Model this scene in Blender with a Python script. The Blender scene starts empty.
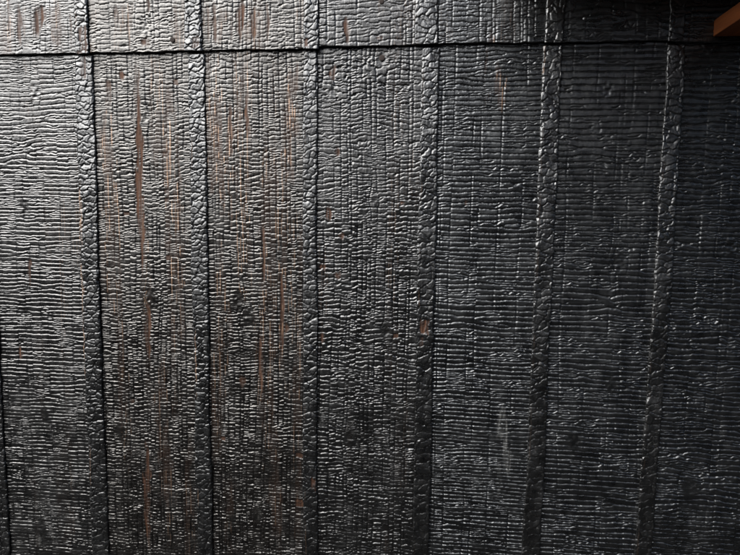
import bpy, math
import numpy as np
from mathutils import Matrix

# ------------------------------------------------------------------ camera, sky, sun
F_PX, YAW, PITCH, ROLL = 560.0, math.radians(-6.094), math.radians(-5.748), math.radians(0.786)
D = 1.0                                            # metres from lens to wall
fwd = np.array([math.sin(YAW) * math.cos(PITCH), math.cos(YAW) * math.cos(PITCH), math.sin(PITCH)])
r0 = np.array([math.cos(YAW), -math.sin(YAW), 0.0])
u0 = np.cross(r0, fwd)
right = r0 * math.cos(ROLL) + u0 * math.sin(ROLL)
up = u0 * math.cos(ROLL) - r0 * math.sin(ROLL)


def unproj(px, py):
    """pixel of the 740x555 photograph -> x, z on the wall plane"""
    d = (px - 370) * right / F_PX + (277.5 - py) * up / F_PX + fwd
    d = d * D / d[1]
    return float(d[0]), float(d[2])


scene = bpy.context.scene
col = scene.collection
cam_data = bpy.data.cameras.new('camera')
cam_data.sensor_width = 36.0
cam_data.lens = 36.0 * F_PX / 740.0
cam_data.clip_start = 0.01
cam_data.clip_end = 200
cam = bpy.data.objects.new('camera', cam_data)
cam.matrix_world = Matrix(((right[0], up[0], -fwd[0], 0.0), (right[1], up[1], -fwd[1], -D),
                           (right[2], up[2], -fwd[2], 0.0), (0, 0, 0, 1)))
col.objects.link(cam)
scene.camera = cam

L_DIR = np.array([-0.52, -0.54, 0.66])             # towards the bright patch of cloudy sky
L_DIR = L_DIR / np.linalg.norm(L_DIR)
SUN_STRENGTH, SUN_ANGLE, SKY_STRENGTH, EXPOSURE = 3.0, 58.0, 0.06, 1.25
world = bpy.data.worlds.new('World')
scene.world = world
world.use_nodes = True
wn = world.node_tree.nodes
sky = wn.new('ShaderNodeTexSky')
sky.sky_type = 'NISHITA'
sky.sun_disc = False
sky.sun_elevation = math.asin(L_DIR[2])
sky.sun_rotation = math.atan2(L_DIR[0], L_DIR[1])
sky.air_density = 1.0
sky.dust_density = 5.0
world.node_tree.links.new(sky.outputs[0], wn['Background'].inputs[0])
wn['Background'].inputs[1].default_value = SKY_STRENGTH

sun_data = bpy.data.lights.new('sun', 'SUN')
sun_data.energy = SUN_STRENGTH
sun_data.angle = math.radians(SUN_ANGLE)
sun_data.color = (0.93, 0.97, 1.0)
sun = bpy.data.objects.new('sun', sun_data)
from mathutils import Vector
sun.rotation_euler = Vector(L_DIR).to_track_quat('Z', 'Y').to_euler()
sun.location = (-2, -2, 2)
col.objects.link(sun)

vs = scene.view_settings
vs.view_transform = 'Standard'
vs.look = 'None'
vs.gamma = 1.0
vs.exposure = EXPOSURE
vs.use_curve_mapping = False


# ------------------------------------------------------------------ materials
def new_mat(name):
    m = bpy.data.materials.new(name)
    m.use_nodes = True
    nt = m.node_tree
    return m, nt, nt.nodes['Principled BSDF']


def mixc(nt, fac, a, b):
    n = nt.nodes.new('ShaderNodeMix')
    n.data_type = 'RGBA'
    for sock, v in ((n.inputs[0], fac), (n.inputs[6], a), (n.inputs[7], b)):
        if isinstance(v, (tuple, float, int)):
            sock.default_value = v if not isinstance(v, tuple) else (*v, 1)
        else:
            nt.links.new(v, sock)
    return n.outputs[2]


def mixf(nt, fac, a, b):
    n = nt.nodes.new('ShaderNodeMix')
    n.data_type = 'FLOAT'
    for sock, v in ((n.inputs[0], fac), (n.inputs[2], a), (n.inputs[3], b)):
        if isinstance(v, (float, int)):
            sock.default_value = v
        else:
            nt.links.new(v, sock)
    return n.outputs[0]


def noise(nt, vec, scale, detail=3.0, rough=0.55):
    n = nt.nodes.new('ShaderNodeTexNoise')
    n.inputs['Scale'].default_value = scale
    n.inputs['Detail'].default_value = detail
    n.inputs['Roughness'].default_value = rough
    nt.links.new(vec, n.inputs['Vector'])
    return n.outputs['Fac']


def ramp(nt, fac, p0, p1):
    n = nt.nodes.new('ShaderNodeMapRange')
    n.inputs['From Min'].default_value = p0
    n.inputs['From Max'].default_value = p1
    nt.links.new(fac, n.inputs['Value'])
    return n.outputs['Result']


def mapped(nt, scale):
    tc = nt.nodes.new('ShaderNodeTexCoord')
    oi = nt.nodes.new('ShaderNodeObjectInfo')
    mul = nt.nodes.new('ShaderNodeVectorMath')
    mul.operation = 'SCALE'
    mul.inputs[0].default_value = (37.0, 11.0, 53.0)
    nt.links.new(oi.outputs['Random'], mul.inputs['Scale'])
    add = nt.nodes.new('ShaderNodeVectorMath')
    add.operation = 'ADD'
    nt.links.new(tc.outputs['Object'], add.inputs[0])
    nt.links.new(mul.outputs[0], add.inputs[1])
    mp = nt.nodes.new('ShaderNodeMapping')
    mp.inputs['Scale'].default_value = scale
    nt.links.new(add.outputs[0], mp.inputs['Vector'])
    return mp.outputs[0]


def charred_material(name, rough=0.40, spec=0.5, tint=(1.0, 1.0, 1.0)):
    m, nt, p = new_mat(name)
    at = nt.nodes.new('ShaderNodeAttribute')
    at.attribute_name = 'surface'
    sep = nt.nodes.new('ShaderNodeSeparateColor')
    nt.links.new(at.outputs['Color'], sep.inputs[0])
    bare, fibre, tone = sep.outputs
    ash = at.outputs['Alpha']
    fine = mapped(nt, (1, 1, 1))
    grain = mapped(nt, (1, 1, 0.06))
    n_fine = noise(nt, fine, 900, 3)
    n_mid = noise(nt, fine, 60, 4)
    n_grain = noise(nt, grain, 700, 3)
    n_grain2 = noise(nt, grain, 160, 4)
    c = mixc(nt, tone, tuple(0.0015 * t for t in tint), tuple(0.0055 * t for t in tint))
    c = mixc(nt, ramp(nt, n_mid, 0.55, 0.8), c, tuple(0.011 * t for t in tint))
    brown = mixc(nt, ramp(nt, n_grain2, 0.3, 0.7), (0.024, 0.0095, 0.005), (0.085, 0.036, 0.018))
    brown = mixc(nt, ramp(nt, n_grain, 0.5, 0.75), brown, (0.13, 0.064, 0.036))
    c = mixc(nt, bare, c, brown)
    c = mixc(nt, fibre, c, (0.44, 0.275, 0.175))
    c = mixc(nt, ash, c, (0.13, 0.127, 0.118))
    nt.links.new(c, p.inputs['Base Color'])
    r = mixf(nt, ramp(nt, n_mid, 0.3, 0.75), rough - 0.06, rough + 0.12)
    soot = noise(nt, mapped(nt, (1, 1, 0.3)), 22, 4, 0.6)              # dull sooty patches between silvery ones
    add_ = nt.nodes.new('ShaderNodeMath')
    add_.operation = 'ADD'
    nt.links.new(r, add_.inputs[0])
    nt.links.new(mixf(nt, ramp(nt, soot, 0.42, 0.66), -0.03, 0.08), add_.inputs[1])
    r = mixf(nt, bare, add_.outputs[0], 0.62)
    p.inputs['Specular Tint'].default_value = (*(min(1.0, 0.55 + 0.45 * t) for t in tint), 1)
    r = mixf(nt, ash, r, 0.75)
    nt.links.new(r, p.inputs['Roughness'])
    nt.links.new(mixf(nt, bare, spec, 0.22), p.inputs['Specular IOR Level'])
    b1 = nt.nodes.new('ShaderNodeBump')
    b1.inputs['Strength'].default_value = 0.22
    b1.inputs['Distance'].default_value = 0.0006
    nt.links.new(n_fine, b1.inputs['Height'])
    b2 = nt.nodes.new('ShaderNodeBump')
    b2.inputs['Strength'].default_value = 0.3
    b2.inputs['Distance'].default_value = 0.0008
    nt.links.new(n_grain, b2.inputs['Height'])
    nt.links.new(b1.outputs[0], b2.inputs['Normal'])
    nt.links.new(b2.outputs[0], p.inputs['Normal'])
    return m


M_WARM = charred_material('brown_black_char', 0.30, 1.0, (1.08, 0.93, 0.84))
M_COOL = charred_material('blue_black_char', 0.30, 1.0, (0.95, 0.98, 1.02))
M_PLAIN = charred_material('grey_black_char', 0.30, 1.0, (1.0, 0.975, 0.95))
M_BATTEN = charred_material('charred_batten', 0.31, 1.0)

M_NAIL, nt, p = new_mat('burnt_nail')
v = mapped(nt, (1, 1, 1))
nt.links.new(mixc(nt, noise(nt, v, 500), (0.012, 0.012, 0.013), (0.05, 0.035, 0.028)), p.inputs['Base Color'])
p.inputs['Roughness'].default_value = 0.8
p.inputs['Specular IOR Level'].default_value = 0.2

M_BEAM, nt, p = new_mat('orange_timber')
v = mapped(nt, (1, 0.07, 1))
g = noise(nt, v, 90, 5)
c = mixc(nt, ramp(nt, g, 0.3, 0.7), (0.17, 0.045, 0.012), (0.36, 0.11, 0.03))
nt.links.new(c, p.inputs['Base Color'])
p.inputs['Roughness'].default_value = 0.55
b = nt.nodes.new('ShaderNodeBump')
b.inputs['Strength'].default_value = 0.4
b.inputs['Distance'].default_value = 0.0008
nt.links.new(g, b.inputs['Height'])
nt.links.new(b.outputs[0], p.inputs['Normal'])

M_EAVE, nt, p = new_mat('dark_eave_timber')
v = mapped(nt, (1, 0.07, 1))
nt.links.new(mixc(nt, noise(nt, v, 60, 4), (0.03, 0.018, 0.011), (0.07, 0.04, 0.022)), p.inputs['Base Color'])
p.inputs['Roughness'].default_value = 0.7


# ------------------------------------------------------------------ relief of the char (all in millimetres)
def smooth(t):
    return t * t * (3 - 2 * t)


def interp_matrix(c, n):
    i = np.clip(np.floor(c).astype(int), 0, n - 2)
    t = smooth(np.clip(c - i, 0, 1))
    A = np.zeros((len(c), n), np.float32)
    r = np.arange(len(c))
    A[r, i] = 1 - t
    A[r, i + 1] = t
    return A


def noise2(rng, U, Z, su, sz):
    """value noise in 0..1 on the tensor grid Z x U with cell size su, sz"""
    cu = (U - U[0]) / su + rng.random()
    cz = (Z - Z[0]) / sz + rng.random()
    nu, nz = int(cu[-1]) + 3, int(cz[-1]) + 3
    G = rng.random((nz, nu)).astype(np.float32)
    return interp_matrix(cz, nz) @ G @ interp_matrix(cu, nu).T


def hash01(a, b, seed):
    h = (a.astype(np.int64) * 73856093) ^ (b.astype(np.int64) * 19349663) ^ (seed * 83492791)
    h = (h ^ (h >> 13)) * 1274126177
    h = h ^ (h >> 16)
    return ((h & 0xFFFF) / 65535.0).astype(np.float32)


def sstep(a, b, x):
    return smooth(np.clip((x - a) / (b - a), 0, 1))


def board_relief(U, Z, seed, P, feats):
    """U, Z: sample positions on the wall in mm. Returns height (mm) and the masks bare, fibre, tone, ash."""
    rng = np.random.default_rng(seed)
    nz, nu = len(Z), len(U)
    UU = np.broadcast_to(U[None, :], (nz, nu)).astype(np.float32)
    ZZ = np.broadcast_to(Z[:, None], (nz, nu)).astype(np.float32)
    # grain wanders a little and flows round the knots
    W = UU + (noise2(rng, U, Z, 60, 330) - 0.5) * 14 + (noise2(rng, U, Z, 25, 90) - 0.5) * 3.0
    W = W + (noise2(rng, U, Z, 4, 9) - 0.5) * 1.0
    knot = np.zeros_like(W)
    for kx, kz, kr in P.get('knots', ()):
        du, dz = UU - kx, (ZZ - kz) / 1.5
        rr = np.sqrt(du * du + dz * dz) + 1e-3
        W = W - du / rr * kr * 0.75 * np.exp(-(rr / (kr * 1.5)) ** 2)
        knot = np.maximum(knot, 1 - sstep(kr * 0.55, kr * 1.15, rr + (noise2(rng, U, Z, 5, 5) - 0.5) * 4))
    # feature masks
    bare_f = np.zeros_like(W)
    fib_f = np.zeros_like(W)
    ash_f = np.zeros_like(W)
    rag = noise2(rng, U, Z, 3, 14)
    rag2 = noise2(rng, U, Z, 9, 40)
    for kind, x, z0, z1, hw, s in feats:
        d = np.abs(UU - x - (rag2 - 0.5) * hw * 0.8 - (noise2(rng, U, Z, 200, 70) - 0.5) * hw) / hw
        e = np.minimum(ZZ - z0, z1 - ZZ) / (0.2 * (z1 - z0) + 4)
        d = d / (0.35 + 0.65 * np.clip(e * 0.6, 0, 1))
        mk = sstep(0.0, 0.5, 1.0 - d + (rag - 0.5) * 0.9) * sstep(0, 1, e + (rag2 - 0.5) * 1.0) * s
        if kind == 'bare':
            bare_f = np.maximum(bare_f, mk * (0.35 + 0.65 * sstep(0.25, 0.6, noise2(rng, U, Z, 3.0, 45))))
        elif kind == 'fibre':
            fib_f = np.maximum(fib_f, mk)
        else:
            ash_f = np.maximum(ash_f, mk * (0.25 + 0.75 * rag))
    # general fibrous zones
    zone = sstep(0.60, 0.80, noise2(rng, U, Z, 26, 260)) * P['fibre']
    fib_f = np.maximum(fib_f, zone)
    # growth-ring columns
    edges = [U[0] - 40]
    while edges[-1] < U[-1] + 40:
        edges.append(edges[-1] + rng.gamma(4.0, P['colw'] / 4.0) + 2.5)
    edges = np.array(edges)
    ci = np.clip(np.searchsorted(edges, W.ravel()).reshape(W.shape) - 1, 0, len(edges) - 2)
    le, re = edges[ci], edges[ci + 1]
    dcol = np.minimum(W - le, re - W)
    # phase of the cross cracks
    ncol = len(edges)
    zk = np.arange(Z[0] - 60, Z[-1] + 60, P['s'] * 3.2)
    walk = np.cumsum(rng.normal(0, P['jit'] * 0.5, ncol))
    offs = rng.normal(0, P['jit'], (ncol, len(zk))) + walk[:, None]
    A = interp_matrix((Z - zk[0]) / (P['s'] * 3.2), len(zk))
    off = (A @ offs.T.astype(np.float32))
    off = np.take_along_axis(off, ci, axis=1)
    stretch = np.cumsum(1.0 + 0.5 * (noise2(rng, U, Z, 1e5, 45)[:, 0] - 0.5))
    dz_ = np.gradient(Z)
    base = np.cumsum(dz_ * (1.0 + 0.16 * np.clip(-Z / 700.0, 0, 1) + 0.35 * (noise2(rng, U, Z, 1e5, 60)[:, 0] - 0.5))) / P['s']
    ph = base[:, None] + off + P['wav'] * ((noise2(rng, U, Z, 40, 16) - 0.5) * 0.9
                                          + (noise2(rng, U, Z, 9, 7) - 0.5) * 0.5 + (noise2(rng, U, Z, 3.5, 4) - 0.5) * 0.3)
    for _ in range(2 * P['disl']):
        vx, vz = rng.uniform(U[0], U[-1]), rng.uniform(Z[0], Z[-1])
        sg = 1 if rng.random() < 0.5 else -1
        vx2, vz2 = vx + rng.uniform(12, 60), vz + rng.normal(0, 2.0)      # a crack that starts here and ends there
        ph = ph + sg * (np.arctan2(ZZ - vz, UU - vx) - np.arctan2(ZZ - vz2, UU - vx2)) / (2 * np.pi)
    k = np.floor(ph)
    f = ph - k
    ki = k.astype(np.int64)
    grp = ci if P['jit'] > 0.12 else ci // 2
    hb = hash01(ki, grp, seed)
    hb2 = hash01(ki, grp, seed + 7)
    hlong = hash01(ki, ki * 0, seed + 3)
    # pillow profile of one block: quick rounding at the bottom, longer at the top
    depth = 1.75 * P['depth'] * (0.55 + 0.45 * noise2(rng, U, Z, 20, 14)) * (0.75 + 0.5 * hlong)
    wt = P.get('wt', 0.22) + 0.16 * hb2
    prof_b = np.clip(f / 0.16, 0, 1)
    prof_t = np.clip((1 - f) / wt, 0, 1)
    prof = np.sqrt(np.clip(1 - (1 - prof_b) ** 2, 0, 1)) * np.sqrt(np.clip(1 - (1 - prof_t) ** 2.8, 0, 1))
    # secondary cracks, only here and there
    smask = sstep(0.50, 0.62, noise2(rng, U, Z, 22, 13)) * (hb > 0.35)
    fc = 0.52 + (noise2(rng, U, Z, 6, 9) - 0.5) * 0.55
    sec = smask * np.clip(1 - np.abs(f - fc) / 0.13, 0, 1)
    prof = prof * (1 - 0.62 * sec)
    cd = np.clip(1 - dcol / 1.3, 0, 1) * (P['colcrack'] * sstep(0.30, 0.65, noise2(rng, U, Z, 8, 30)))
    prof = prof * (1 - cd)
    thin = np.clip(np.maximum(fib_f * 0.72, 0), 0, 0.8)
    h = depth * (prof - 1) * (1 - 0.5 * thin)
    h = h + (hb - 0.5) * 0.55 * (1 - thin) + (f - 0.5) * (hb2 - 0.35) * 0.7
    # fine latewood ridges in the fibrous zones
    per = 5.2
    rr = W / per + (noise2(rng, U, Z, 12, 200) - 0.5) * 1.2
    rid = rr - np.floor(rr)
    ri = np.floor(rr).astype(np.int64)
    rh = hash01(ri, ri * 0, seed + 11)
    tri = np.clip(1 - np.abs(rid - 0.5) / 0.22, 0, 1)
    seg = sstep(0.40, 0.60, noise2(rng, U, Z, 3.6, 50))
    h = h + fib_f * (tri * 1.1 * (0.3 + 0.7 * rh) * seg - 0.35)
    fibre = fib_f * sstep(0.25, 0.8, tri) * seg * np.where(rh > 0.25, 1.0, 0.4) * sstep(0.2, 0.5, noise2(rng, U, Z, 4, 22)) * P.get('pale', 0.95) * (0.25 + 0.75 * sstep(-450, 120, ZZ))
    # bare wood where blocks have dropped off
    lost = (hash01(ki, ci, seed + 21) < P['lost'] * 0.04) * sstep(0.52, 0.66, noise2(rng, U, Z, 35, 150))
    bare = np.clip(np.maximum(bare_f, lost * 0.6), 0, 1)
    bare = np.maximum(bare, (0.16 + 0.22 * sstep(-150, 150, ZZ)) * fib_f * sstep(0.25, 0.6, noise2(rng, U, Z, 7, 60)))
    flat = -1.5 + (noise2(rng, U, Z, 2.2, 60) - 0.5) * 0.9 + (noise2(rng, U, Z, 12, 25) - 0.5) * 0.5
    solid = np.clip(np.maximum(bare_f, lost) * 1.15, 0, 1)
    h = h * (1 - solid) + flat * solid
    # knots: shallow, lumpy, almost without cracks
    kb = -0.6 + (noise2(rng, U, Z, 5, 5) - 0.5) * 2.0
    h = h * (1 - 0.8 * knot) + kb * 0.8 * knot
    # slow swell of the plank, cupping
    h = h + (noise2(rng, U, Z, 70, 160) - 0.5) * 1.6 + (noise2(rng, U, Z, 2.6, 2.6) - 0.5) * 0.25
    tone = np.clip(hb * 0.7 + hlong * 0.3 + (rag2 - 0.5) * 0.4, 0, 1)
    ash_f = ash_f * sstep(0.45, 0.95, prof) * (0.3 + 0.7 * sstep(0.4, 0.6, noise2(rng, U, Z, 2.2, 18)))
    return h, bare, np.clip(fibre, 0, 1), tone, ash_f


def batten_relief(U, Z, seed, P, feats):
    """alligator scales of a narrow batten, jittered-cell (Voronoi) pillows"""
    rng = np.random.default_rng(seed)
    nz, nu = len(Z), len(U)
    UU = np.broadcast_to(U[None, :], (nz, nu)).astype(np.float32)
    ZZ = np.broadcast_to(Z[:, None], (nz, nu)).astype(np.float32)
    su, sz = P['su'], P['sz']
    X = UU / su + (noise2(rng, U, Z, 9, 9) - 0.5) * 0.7 + (noise2(rng, U, Z, 3, 3) - 0.5) * 0.12
    Y = ZZ / sz + (noise2(rng, U, Z, 8, 12) - 0.5) * 0.6 + (noise2(rng, U, Z, 3, 3) - 0.5) * 0.14
    i0, j0 = np.floor(X).astype(np.int64), np.floor(Y).astype(np.int64)
    F1 = np.full(X.shape, 9.0, np.float32)
    F2 = F1.copy()
    idc = np.zeros(X.shape, np.float32)
    dyc = np.zeros(X.shape, np.float32)
    for a in (-1, 0, 1):
        for c in (-1, 0, 1):
            ii, jj = i0 + a, j0 + c
            px = ii + 0.5 + (hash01(ii, jj, seed) - 0.5) * 0.85
            py = jj + 0.5 + (hash01(ii, jj, seed + 5) - 0.5) * 0.85
            d = np.sqrt((X - px) ** 2 + (Y - py) ** 2)
            idn = hash01(ii, jj, seed + 9)
            near = d < F1
            F2 = np.where(near, F1, np.minimum(F2, d))
            dyc = np.where(near, Y - py, dyc)
            idc = np.where(near, idn, idc)
            F1 = np.where(near, d, F1)
    e = np.clip((F2 - F1) / 0.36, 0, 1)
    prof = np.sqrt(np.clip(1 - (1 - e) ** 2, 0, 1))
    bare = np.zeros_like(X)
    fib = np.zeros_like(X)
    rag = noise2(rng, U, Z, 3, 12)
    for kind, x, z0, z1, hw, s in feats:
        d = np.abs(UU - x) / hw
        ez = np.minimum(ZZ - z0, z1 - ZZ) / 3.0
        mk = sstep(0.0, 0.35, 1.0 - d + (rag - 0.5) * 0.5) * sstep(0, 1, ez + (rag - 0.5) * 2.5) * s * (0.35 + 0.65 * sstep(0.3, 0.6, noise2(rng, U, Z, 2.5, 25)))
        if kind == 'bare':
            bare = np.maximum(bare, mk)
        else:
            fib = np.maximum(fib, mk)
    h = P['depth'] * (prof - 1) + (idc - 0.5) * 0.7 + dyc * (0.15 - idc) * 1.5
    h = h + (noise2(rng, U, Z, 14, 40) - 0.5) * 1.6 + (noise2(rng, U, Z, 2.5, 2.5) - 0.5) * 0.4
    flat = -1.6 + (noise2(rng, U, Z, 2.0, 40) - 0.5) * 0.9
    h = h * (1 - bare) + flat * bare
    # fibrous left arris, worn round edges
    lost = (idc > 1 - P['lost']) * sstep(0.45, 0.6, noise2(rng, U, Z, 12, 60))
    bare = np.clip(np.maximum(bare, lost * 0.7), 0, 1)
    edge = np.minimum(U - U[0], U[-1] - U)[None, :] + (noise2(rng, U, Z, 5, 8) - 0.5) * 4.5
    h = h - 1.3 * (1 - sstep(0.0, 1.5, edge))
    ar = sstep(0.5, 1.0, 1 - np.abs(UU - U[0] - 4.0) / 2.5) * sstep(0.5, 0.7, noise2(rng, U, Z, 5, 60)) * P.get('arris', 0.5)
    fibre = np.clip(np.maximum(fib, ar) * sstep(0.35, 0.65, noise2(rng, U, Z, 1.6, 30)), 0, 1)
    tone = np.clip(idc * 0.9 + 0.05 + P.get('tone', 0), 0, 1.6)
    return h, bare, fibre, tone, np.zeros_like(X)


# ------------------------------------------------------------------ slab: relief front, sides and back as one mesh
def slab(name, U, Z, relief, y_front, y_back, mat, parent, wob=0.0, seed=0, tilt_bottom=0.0, bend=None):
    h, bare, fibre, tone, ash = relief
    nz, nu = h.shape
    ox, oz = float(U.mean()) / 1000, float(Z[0]) / 1000
    X = np.broadcast_to(U[None, :] / 1000 - ox, h.shape).astype(np.float32).copy()
    ZZ = np.broadcast_to(Z[:, None] / 1000 - oz, h.shape).astype(np.float32).copy()
    rng = np.random.default_rng(seed + 99)
    if wob:
        span = np.clip((U - U.mean()) / (U[-1] - U[0]) * 2, -1, 1)[None, :]
        wl = (noise2(rng, U, Z, 1e5, 12) - 0.5) * wob + (noise2(rng, U, Z, 1e5, 130) - 0.5) * wob * 1.6
        wr = (noise2(rng, U, Z, 1e5, 10) - 0.5) * wob + (noise2(rng, U, Z, 1e5, 150) - 0.5) * wob * 1.6
        X += (np.where(span < 0, -span * wl, span * wr)) / 1000
    if bend:                                       # battens are not perfectly straight
        bz, bx = bend
        X += (np.interp(Z, bz, bx) / 1000)[:, None]
    if tilt_bottom:                                # ragged, slightly uneven lower end
        wb = ((noise2(rng, U, Z[:2], 9, 1e5)[0] - 0.5) * 1.6 + (noise2(rng, U, Z[:2], 45, 1e5)[0] - 0.5) * 2.0)
        fall = np.exp(-(Z - Z[0]) / 12.0)[:, None]
        ZZ += fall * wb[None, :] * tilt_bottom / 1000
    Y = (y_front - h / 1000).astype(np.float32)
    co = np.stack([X, Y, ZZ], -1).reshape(-1, 3)
    idx = np.arange(nz * nu, dtype=np.int32).reshape(nz, nu)
    quads = np.stack([idx[:-1, :-1], idx[:-1, 1:], idx[1:, 1:], idx[1:, :-1]], -1).reshape(-1, 4)
    ring = np.concatenate([idx[0, :], idx[1:, -1], idx[-1, -2::-1], idx[-2:0:-1, 0]])
    n0 = len(co)
    bk = co[ring].copy()
    bk[:, 1] = y_back
    nr = len(ring)
    rb = np.arange(n0, n0 + nr, dtype=np.int32)
    side = np.stack([ring, rb, np.roll(rb, -1), np.roll(ring, -1)], -1)
    cmid = np.array([[bk[:, 0].mean(), y_back, bk[:, 2].mean()]], np.float32)
    co = np.concatenate([co, bk, cmid])
    fan = np.stack([rb, np.full(nr, n0 + nr, np.int32), np.roll(rb, -1)], -1)
    quads = np.concatenate([quads, side])
    me = bpy.data.meshes.new(name)
    me.vertices.add(len(co))
    me.vertices.foreach_set('co', co.astype(np.float32).ravel())
    nq, nt_ = len(quads), len(fan)
    me.loops.add(nq * 4 + nt_ * 3)
    me.loops.foreach_set('vertex_index', np.concatenate([quads.ravel(), fan.ravel()]).astype(np.int32))
    me.polygons.add(nq + nt_)
    me.polygons.foreach_set('loop_start', np.concatenate([np.arange(nq) * 4, nq * 4 + np.arange(nt_) * 3]).astype(np.int32))
    me.update(calc_edges=True)
    at = me.attributes.new('surface', 'FLOAT_COLOR', 'POINT')
    cc = np.zeros((len(co), 4), np.float32)
    cc[:nz * nu] = np.stack([bare, fibre, tone, ash], -1).reshape(-1, 4)
    cc[nz * nu:nz * nu + nr] = cc[ring]
    cc[nz * nu:, 1] = 0
    at.data.foreach_set('color', cc.ravel())
    me.polygons.foreach_set('use_smooth', np.ones(nq + nt_, bool))
    me.materials.append(mat)
    me.validate()
    o = bpy.data.objects.new(name, me)
    o.location = (ox, 0, oz)
    o.parent = parent
    col.objects.link(o)
    return o


def zsamples(z0, z1, lo, hi, fine, coarse):
    """z0..z1 in mm, fine inside lo..hi"""
    parts = []
    for a, b, st in ((z0, min(lo, z1), coarse), (max(z0, lo), min(z1, hi), fine), (max(hi, z0), z1, coarse)):
        st = 6.0 if b < -700 else st
        if b - a > 1e-6:
            n = max(2, int(math.ceil((b - a) / st)))
            parts.append(np.linspace(a, b, n, endpoint=False))
    return np.concatenate(parts + [np.array([z1])])


def bevel_box(name, x0, x1, y0, y1, z0, z1, mat, parent=None, bev=0.002):
    import bmesh
    bm = bmesh.new()
    ox, oy, oz = (x0 + x1) / 2, (y0 + y1) / 2, z0
    vs_ = [bm.verts.new((x - ox, y - oy, z - oz)) for x in (x0, x1) for y in (y0, y1) for z in (z0, z1)]
    for f in ((0, 1, 3, 2), (4, 6, 7, 5), (0, 4, 5, 1), (2, 3, 7, 6), (0, 2, 6, 4), (1, 5, 7, 3)):
        bm.faces.new([vs_[q] for q in f])
    bmesh.ops.recalc_face_normals(bm, faces=bm.faces)
    bmesh.ops.bevel(bm, geom=list(bm.edges), offset=bev, segments=2, affect='EDGES', profile=0.6)
    me = bpy.data.meshes.new(name)
    bm.to_mesh(me)
    bm.free()
    me.materials.append(mat)
    o = bpy.data.objects.new(name, me)
    o.location = (ox, oy, oz)
    o.parent = parent
    col.objects.link(o)
    return o


# ------------------------------------------------------------------ soil below the frame, added light-blocking bank behind the camera
M_GROUND, nt, p = new_mat('dark_wet_soil')
v = mapped(nt, (1, 1, 1))
nt.links.new(mixc(nt, noise(nt, v, 9, 6), (0.014, 0.012, 0.010), (0.03, 0.026, 0.022)), p.inputs['Base Color'])
p.inputs['Roughness'].default_value = 0.9
me = bpy.data.meshes.new('ground')
prof = [(60, 0.0), (-1.7, 0.0), (-1.95, 0.5), (-2.2, 1.2), (-2.5, 1.9), (-2.8, 2.4), (-3.2, 2.62), (-6, 2.75), (-60, 2.75)]   # flat strip, then an added unseen bank to cut low sky light
xs_ = np.linspace(-60, 60, 241)
rg = np.random.default_rng(5)
gv = [(float(x), y + (rg.uniform(-.12, .12) if -6 < y < -1.9 else 0), z + (rg.uniform(-.1, .1) if 0 < z else 0)) for y, z in prof for x in xs_]
nx_ = len(xs_)
gf = [(j * nx_ + i + 1, j * nx_ + i, (j + 1) * nx_ + i, (j + 1) * nx_ + i + 1) for j in range(len(prof) - 1) for i in range(nx_ - 1)]
me.from_pydata(gv, [], gf)
me.materials.append(M_GROUND)
ground_and_shade_bank = bpy.data.objects.new('ground', me)
ground_and_shade_bank.location = (0, 0, -1.5)
ground_and_shade_bank['kind'] = 'structure'
col.objects.link(ground_and_shade_bank)

# ------------------------------------------------------------------ the wall
wall = bpy.data.objects.new('charred_wood_cladding', None)
wall.location = (0, 0, 0)
wall.empty_display_size = 0.1
wall['label'] = 'blackened charred wood cladding of upright boards with narrow battens between them'
wall['category'] = 'cladding'
col.objects.link(wall)

# batten edges on the wall, mm (lower course, upper course)
LOW = [(-872, -838), (-659, -624), (-440, -409), (-229, -203), (-22, 9), (181, 212), (380, 408), (586, 616)]
UPP = [(-866, -834), (-651, -626), (-444, -412), (-229, -201), (-34, 4), (182, 211), (377, 402), (584, 614)]
SEAM = [298.5, 298.5, 298, 298.5, 301, 302, 300, 296.5, 296]   # bottom of each upper board, mm
LOW_BOT, UPP_TOP = -1495.0, 620.0
VIEW_LO, VIEW_HI = -715.0, 420.0
DX, DZ = 1.45, 0.98

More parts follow.
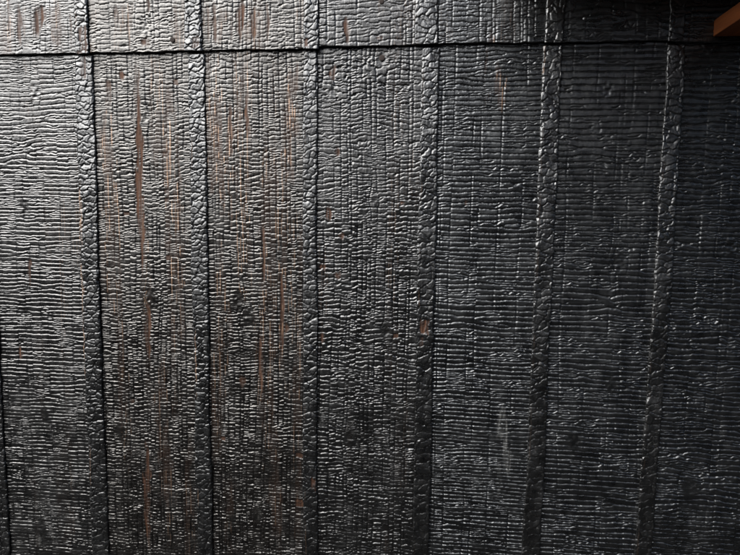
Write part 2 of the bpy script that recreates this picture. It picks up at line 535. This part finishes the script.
# character of each board: crack spacing, column width, misfit between columns, waviness ...
BOARD = {
    'low': [
        dict(s=9.8, colw=30, jit=0.10, wav=0.55, disl=10, depth=2.2, colcrack=0.3, fibre=0.0, lost=0.0),
        dict(s=7.9, colw=16, jit=0.09, wav=0.3, disl=14, depth=2.1, colcrack=0.45, fibre=0.15, lost=0.01),
        dict(s=7.8, colw=8, jit=0.28, wav=0.55, disl=30, depth=2.1, colcrack=0.75, fibre=0.55, lost=0.08),
        dict(s=7.9, colw=8, jit=0.26, wav=0.55, disl=26, depth=2.1, colcrack=0.7, fibre=0.6, lost=0.10),
        dict(s=8.6, colw=11, jit=0.22, wav=0.75, disl=40, depth=2.2, colcrack=0.6, fibre=0.1, lost=0.07),
        dict(s=8.4, colw=20, jit=0.07, wav=0.30, disl=20, depth=2.6, colcrack=0.4, fibre=0.0, lost=0.01),
        dict(s=9.8, colw=34, jit=0.045, wav=0.22, disl=18, depth=2.7, colcrack=0.25, fibre=0.0, lost=0.0),
        dict(s=9.6, colw=26, jit=0.09, wav=0.45, disl=22, depth=2.6, colcrack=0.3, fibre=0.0, lost=0.0),
        dict(s=9.8, colw=26, jit=0.09, wav=0.7, disl=10, depth=2.3, colcrack=0.3, fibre=0.0, lost=0.0),
    ],
    'upp': [
        dict(s=9.8, colw=14, jit=0.2, wav=0.6, disl=4, depth=1.8, colcrack=0.4, fibre=0.2, lost=0.0),
        dict(s=7.8, colw=8, jit=0.3, wav=0.6, disl=6, depth=1.6, colcrack=0.6, fibre=0.7, lost=0.08, pale=0.8),
        dict(s=8.6, colw=10, jit=0.26, wav=0.6, disl=6, depth=1.7, colcrack=0.5, fibre=0.45, lost=0.05, pale=0.8),
        dict(s=7.8, colw=7, jit=0.3, wav=0.55, disl=6, depth=1.8, colcrack=0.7, fibre=0.5, lost=0.08, pale=0.7),
        dict(s=9.0, colw=11, jit=0.28, wav=0.5, disl=5, depth=1.7, colcrack=0.8, fibre=0.2, lost=0.03),
        dict(s=9.2, colw=13, jit=0.24, wav=0.6, disl=5, depth=1.8, colcrack=0.6, fibre=0.1, lost=0.0),
        dict(s=10.5, colw=22, jit=0.1, wav=0.6, disl=5, depth=2.0, colcrack=0.4, fibre=0.0, lost=0.0),
        dict(s=10.0, colw=22, jit=0.1, wav=0.6, disl=5, depth=2.0, colcrack=0.4, fibre=0.0, lost=0.0),
        dict(s=10.0, colw=22, jit=0.1, wav=0.6, disl=2, depth=2.0, colcrack=0.4, fibre=0.0, lost=0.0),
    ],
}


def feat(kind, px, y0, y1, hw_px, s=1.0):
    x, zt = unproj(px, y0)
    x2, zb = unproj(px, y1)
    return (kind, (x + x2) * 500, zb * 1000, zt * 1000, hw_px * (2.4 if y0 < 5 and kind == 'bare' else 1.75), s)


FEATS = [feat(*a) for a in (
    # bare brown wood where the char came away (pixel of the photograph: x, top, bottom, half width)
    ('bare', 140, 62, 292, 4.2), ('bare', 136, 60, 120, 2.5), ('bare', 147, 300, 360, 4), ('bare', 147, 430, 555, 4, .8),
    ('bare', 110, 75, 110, 5, .8), ('bare', 121, 68, 82, 4), ('bare', 84, 178, 250, 2.0, .7),
    ('bare', 247, 88, 140, 3.2), ('bare', 231, 92, 165, 2.5, .8), ('bare', 219, 95, 170, 3, .6),
    ('bare', 264, 215, 290, 2.2, .8), ('bare', 287, 322, 336, 6, .6), ('bare', 242, 372, 392, 4, .5), ('bare', 281, 270, 370, 2.5, .8),
    ('bare', 262, 330, 400, 3, .7), ('bare', 333, 64, 84, 4), ('bare', 338, 145, 158, 3), ('bare', 328, 205, 222, 4, .9),
    ('bare', 340, 232, 240, 4, .9), ('bare', 325, 262, 272, 5, .9), ('bare', 323, 330, 346, 4, .8), ('bare', 338, 270, 280, 5, .8),
    ('bare', 30, 262, 288, 2.6), ('bare', 20, 345, 362, 3), ('bare', 29, 258, 270, 4, .7), ('bare', 402, 200, 206, 4, .8),
    ('bare', 40, 0, 44, 5), ('bare', 12, 0, 40, 2.2, .6), ('bare', 148, 36, 50, 6, .9), ('bare', 150, 0, 14, 2.5, .8),
    ('bare', 22, 0, 52, 2.0, .7), ('bare', 72, 8, 54, 1.6, .7), ('bare', 118, 0, 40, 2, .6), ('bare', 131, 10, 54, 1.8, .7), ('bare', 216, 0, 50, 2, .7), ('bare', 268, 0, 50, 2, .7), ('bare', 233, 10, 50, 1.6, .7), ('bare', 241, 0, 50, 3.6), ('bare', 257, 0, 48, 3.2), ('bare', 348, 14, 48, 3.6), ('bare', 190, 30, 50, 3, .8),
    ('bare', 208, 0, 48, 3, .5), ('bare', 378, 36, 42, 6, .6), ('bare', 466, 200, 206, 3, .5),
    # fibrous strips with pale latewood lines
    ('fibre', 174, 60, 340, 11, .95), ('fibre', 112, 62, 335, 10, .85), ('fibre', 164, 340, 555, 9, .7), ('fibre', 122, 330, 470, 8, .6),
    ('fibre', 222, 62, 235, 13, .95), ('fibre', 290, 50, 200, 10, 1.0), ('fibre', 245, 60, 150, 7, .8), ('fibre', 286, 200, 400, 9, .75),
    ('fibre', 262, 200, 320, 5, .6), ('fibre', 222, 235, 420, 9, .6), ('fibre', 276, 400, 555, 10, .6), ('fibre', 83, 190, 375, 4, .9),
    ('fibre', 60, 0, 54, 9, .95), ('fibre', 28, 0, 54, 5, .8), ('fibre', 128, 0, 54, 9, .8), ('fibre', 178, 0, 54, 5, .9),
    ('fibre', 222, 0, 50, 8, .8), ('fibre', 248, 0, 50, 8, .8), ('fibre', 500, 55, 110, 8, .5), ('fibre', 490, 30, 110, 6, .4),
    # pale ash run
    ('ash', 505, 412, 475, 2.8, .75), ('ash', 501, 400, 445, 5, .5), ('ash', 507, 440, 480, 4.5, .5), ('ash', 499, 455, 500, 3, .2), ('ash', 40, 532, 550, 5, .35), ('ash', 52, 520, 545, 3, .3),
    ('ash', 257, 505, 520, 4, .3), ('ash', 720, 130, 145, 4, .2),
)]
BFEATS = [feat(*a) for a in (
    ('bare', 424, 319, 336, 5.5), ('bare', 421, 335, 345, 2, .6), ('bare', 313, 477, 490, 3, .8), 
    ('bare', 86, 28, 54, 4.5, .8), ('bare', 198, 38, 50, 4, .7), ('bare', 83, 52, 80, 4, .6), ('bare', 307, 38, 50, 2.5, .8),
    ('fibre', 82, 190, 380, 2.5, .9), ('fibre', 543, 45, 75, 2.0, .4),
    ('bare', 640, 410, 430, 4, .3),
)]
KNOTS = []
for kx, ky, kr in ((143, 118, 7), (150, 300, 9), (238, 300, 8), (248, 318, 8), (34, 90, 7), (24, 205, 6), (596, 128, 6), (608, 90, 6),
                   (620, 260, 8), (730, 245, 7), (385, 330, 6), (612, 385, 7), (45, 415, 6), (40, 530, 8), (573, 440, 9), (690, 490, 9),
                   (120, 430, 6), (350, 438, 7), (257, 515, 7), (375, 200, 5), (332, 92, 6), (146, 30, 6), (382, 60, 6)):
    x, z = unproj(kx, ky)
    KNOTS.append((x * 1000, z * 1000, kr * 1.78))

NAILS = {}


def nail(parent, px, py, y_front, r):
    """round burnt nail head, slightly domed, flat on its board"""
    x, z = unproj(px, py)
    if 'm' not in NAILS:
        vs_, fs = [(0, -1.05, 0)], []
        n = 16
        prof = ((0.55, -0.95), (0.9, -0.7), (1.0, -0.35), (1.0, 1.2))
        for rr, yy in prof:
            vs_ += [(rr * math.cos(2 * math.pi * i / n), yy, rr * math.sin(2 * math.pi * i / n)) for i in range(n)]
        fs += [(0, 1 + i, 1 + (i + 1) % n) for i in range(n)]
        for j in range(len(prof) - 1):
            a, b = 1 + j * n, 1 + (j + 1) * n
            fs += [(a + i, b + i, b + (i + 1) % n, a + (i + 1) % n) for i in range(n)]
        me = bpy.data.meshes.new('nail')
        me.from_pydata([(0.001 * a, 0.001 * b_, 0.001 * c_) for a, b_, c_ in vs_], [], fs)
        me.polygons.foreach_set('use_smooth', [True] * len(me.polygons))
        me.materials.append(M_NAIL)
        NAILS['m'] = me
    o = bpy.data.objects.new('nail', NAILS['m'])
    o.parent = parent
    o.location = (x - parent.location.x, y_front, z - parent.location.z)
    o.scale = (r, 1.0, r)
    col.objects.link(o)


def pick(fs, u0, u1, z0, z1):
    return [f for f in fs if u0 - 5 < f[1] < u1 + 5 and f[3] > z0 and f[2] < z1]


# mid-lines of the battens measured at three heights of the photograph
MID = {1: (85.2, 90.5, 100.5), 2: (197.5, 200, 205.5), 3: (310.5, 310, 310.5), 4: (430, 426.5, 420), 5: (551, 545, 530.5), 6: (674.5, 663.5, 643.5)}
BEND = {}
for i, xs in MID.items():
    pts = [unproj(x, y) for x, y in zip(xs, (65, 295, 520))]
    pts = sorted((z * 1000, x * 1000 - sum(LOW[i]) / 2) for x, z in pts)
    k = (pts[0][1] - pts[1][1]) / (pts[0][0] - pts[1][0])
    pts.insert(0, (LOW_BOT, pts[0][1] + k * (LOW_BOT - pts[0][0])))
    zz = np.linspace(LOW_BOT, 320, 60)
    q = np.polyfit([p_[0] for p_ in pts], [p_[1] for p_ in pts], 2)
    BEND[i] = (zz, np.clip(np.polyval(q, zz), -9, 9))
Y_LOW, Y_LOWB, Y_UPP, Y_UPPB = 0.0, -0.0038, -0.0060, -0.0098
board_objs = {}
for course, EDG, yf, yb_front in (('low', LOW, Y_LOW, Y_LOWB), ('upp', UPP, Y_UPP, Y_UPPB)):
    nb = len(EDG) + 1
    for i in range(nb):
        a = EDG[i - 1][1] - 11 if i > 0 else EDG[0][0] - 190
        b = EDG[i][0] + 11 if i < nb - 1 else EDG[-1][1] + 190
        far = i in (0, nb - 1)
        dx, dz = (3.0, 2.6) if far else (DX, DZ)
        U = np.linspace(a, b, int((b - a) / dx) + 1)
        if course == 'low':
            z0, z1 = LOW_BOT, max(SEAM[i], SEAM[max(i - 1, 0)]) + 9
        else:
            z0, z1 = SEAM[i], UPP_TOP
        Z = zsamples(z0, z1, VIEW_LO, VIEW_HI, dz, 3.0)
        P = dict(BOARD[course][i])
        P['wt'] = 0.22 if i < 5 else 0.30
        P['knots'] = [k for k in KNOTS if a < k[0] < b and z0 < k[1] < z1]
        fs = pick(FEATS, a, b, z0, z1)
        seed = 100 * (1 if course == 'low' else 2) + i
        rel = board_relief(U, Z, seed, P, fs)
        y_back = yf + 0.012 if course == 'low' else -0.0005
        board_objs[course, i] = slab('board', U, Z, rel, yf, y_back, M_WARM if i in (2, 3) else (M_PLAIN if i in (0, 1, 4) else M_COOL), wall, 0.0, seed, 1.0 if course == 'upp' else 0.0)
    for i, (l, r) in enumerate(EDG):
        far = i == len(EDG) - 1
        dx, dz = (2.0, 2.6) if far else (1.1, DZ)
        U = np.linspace(l, r, int((r - l) / dx) + 1)
        s = 0.5 * (SEAM[i] + SEAM[i + 1])
        z0, z1 = (LOW_BOT, s - 5.0) if course == 'low' else (s - (0.4, 2.2, 1.0, 2.8, 0.6, 1.8, 1.2, 0.8)[i], UPP_TOP)
        Z = zsamples(z0, z1, VIEW_LO, VIEW_HI, dz, 3.0)
        seed = 300 * (1 if course == 'low' else 2) + i
        P = dict(su=15.5 if i < 4 else 17.5, sz=10 if i < 4 else 11.5, depth=2.0 if i < 4 else 1.5, lost=0.0,
                 arris=0.5 if i in (1, 2) else (0.04 if i > 4 else 0.12), tone=0.0)
        rel = batten_relief(U, Z, seed, P, pick(BFEATS, l, r, z0, z1))
        y_back = 0.0012 if course == 'low' else yf + 0.0012
        slab('batten', U, Z, rel, yb_front, y_back, M_BATTEN, wall, 2.4, seed, 1.0 if course == 'upp' else 0.0,
             BEND.get(i) if course == 'low' else None)

bevel_box('backing_board', -1.07, 0.81, 0.0125, 0.03, LOW_BOT / 1000, UPP_TOP / 1000, M_EAVE, wall)
nail(board_objs['upp', 2], 174, 41, Y_UPP - 0.0009, 4.6)
nail(board_objs['upp', 4], 382, 3, Y_UPP - 0.0009, 4.2)
nail(board_objs['low', 4], 382, 58, Y_LOW - 0.0009, 5.0)


# ------------------------------------------------------------------ orange beam end and the eave it carries
beam = bevel_box('wooden_beam', 0.447, 0.535, -0.62, -0.002, 0.305, 0.331, M_BEAM)
beam['label'] = 'orange brown wooden beam jutting out of the charred cladding near its seam'
beam['category'] = 'beam'

eave = bpy.data.objects.new('roof_eave', None)
eave.location = (0.6, -0.3, 0.455)
eave['label'] = 'dark plank eave overhanging the charred cladding above the orange beam'
eave['category'] = 'eave'
col.objects.link(eave)
EX0, EDEPTH = 0.09, 0.42
n_pl = 6
for q in range(n_pl):
    w_ = EDEPTH / n_pl
    o = bevel_box('plank', EX0 - 0.6, 2.4 - 0.6, -0.016 - (q + 1) * w_ + 0.3 + 0.0015, -0.016 - q * w_ + 0.3, 0.0, 0.016, M_EAVE, eave)
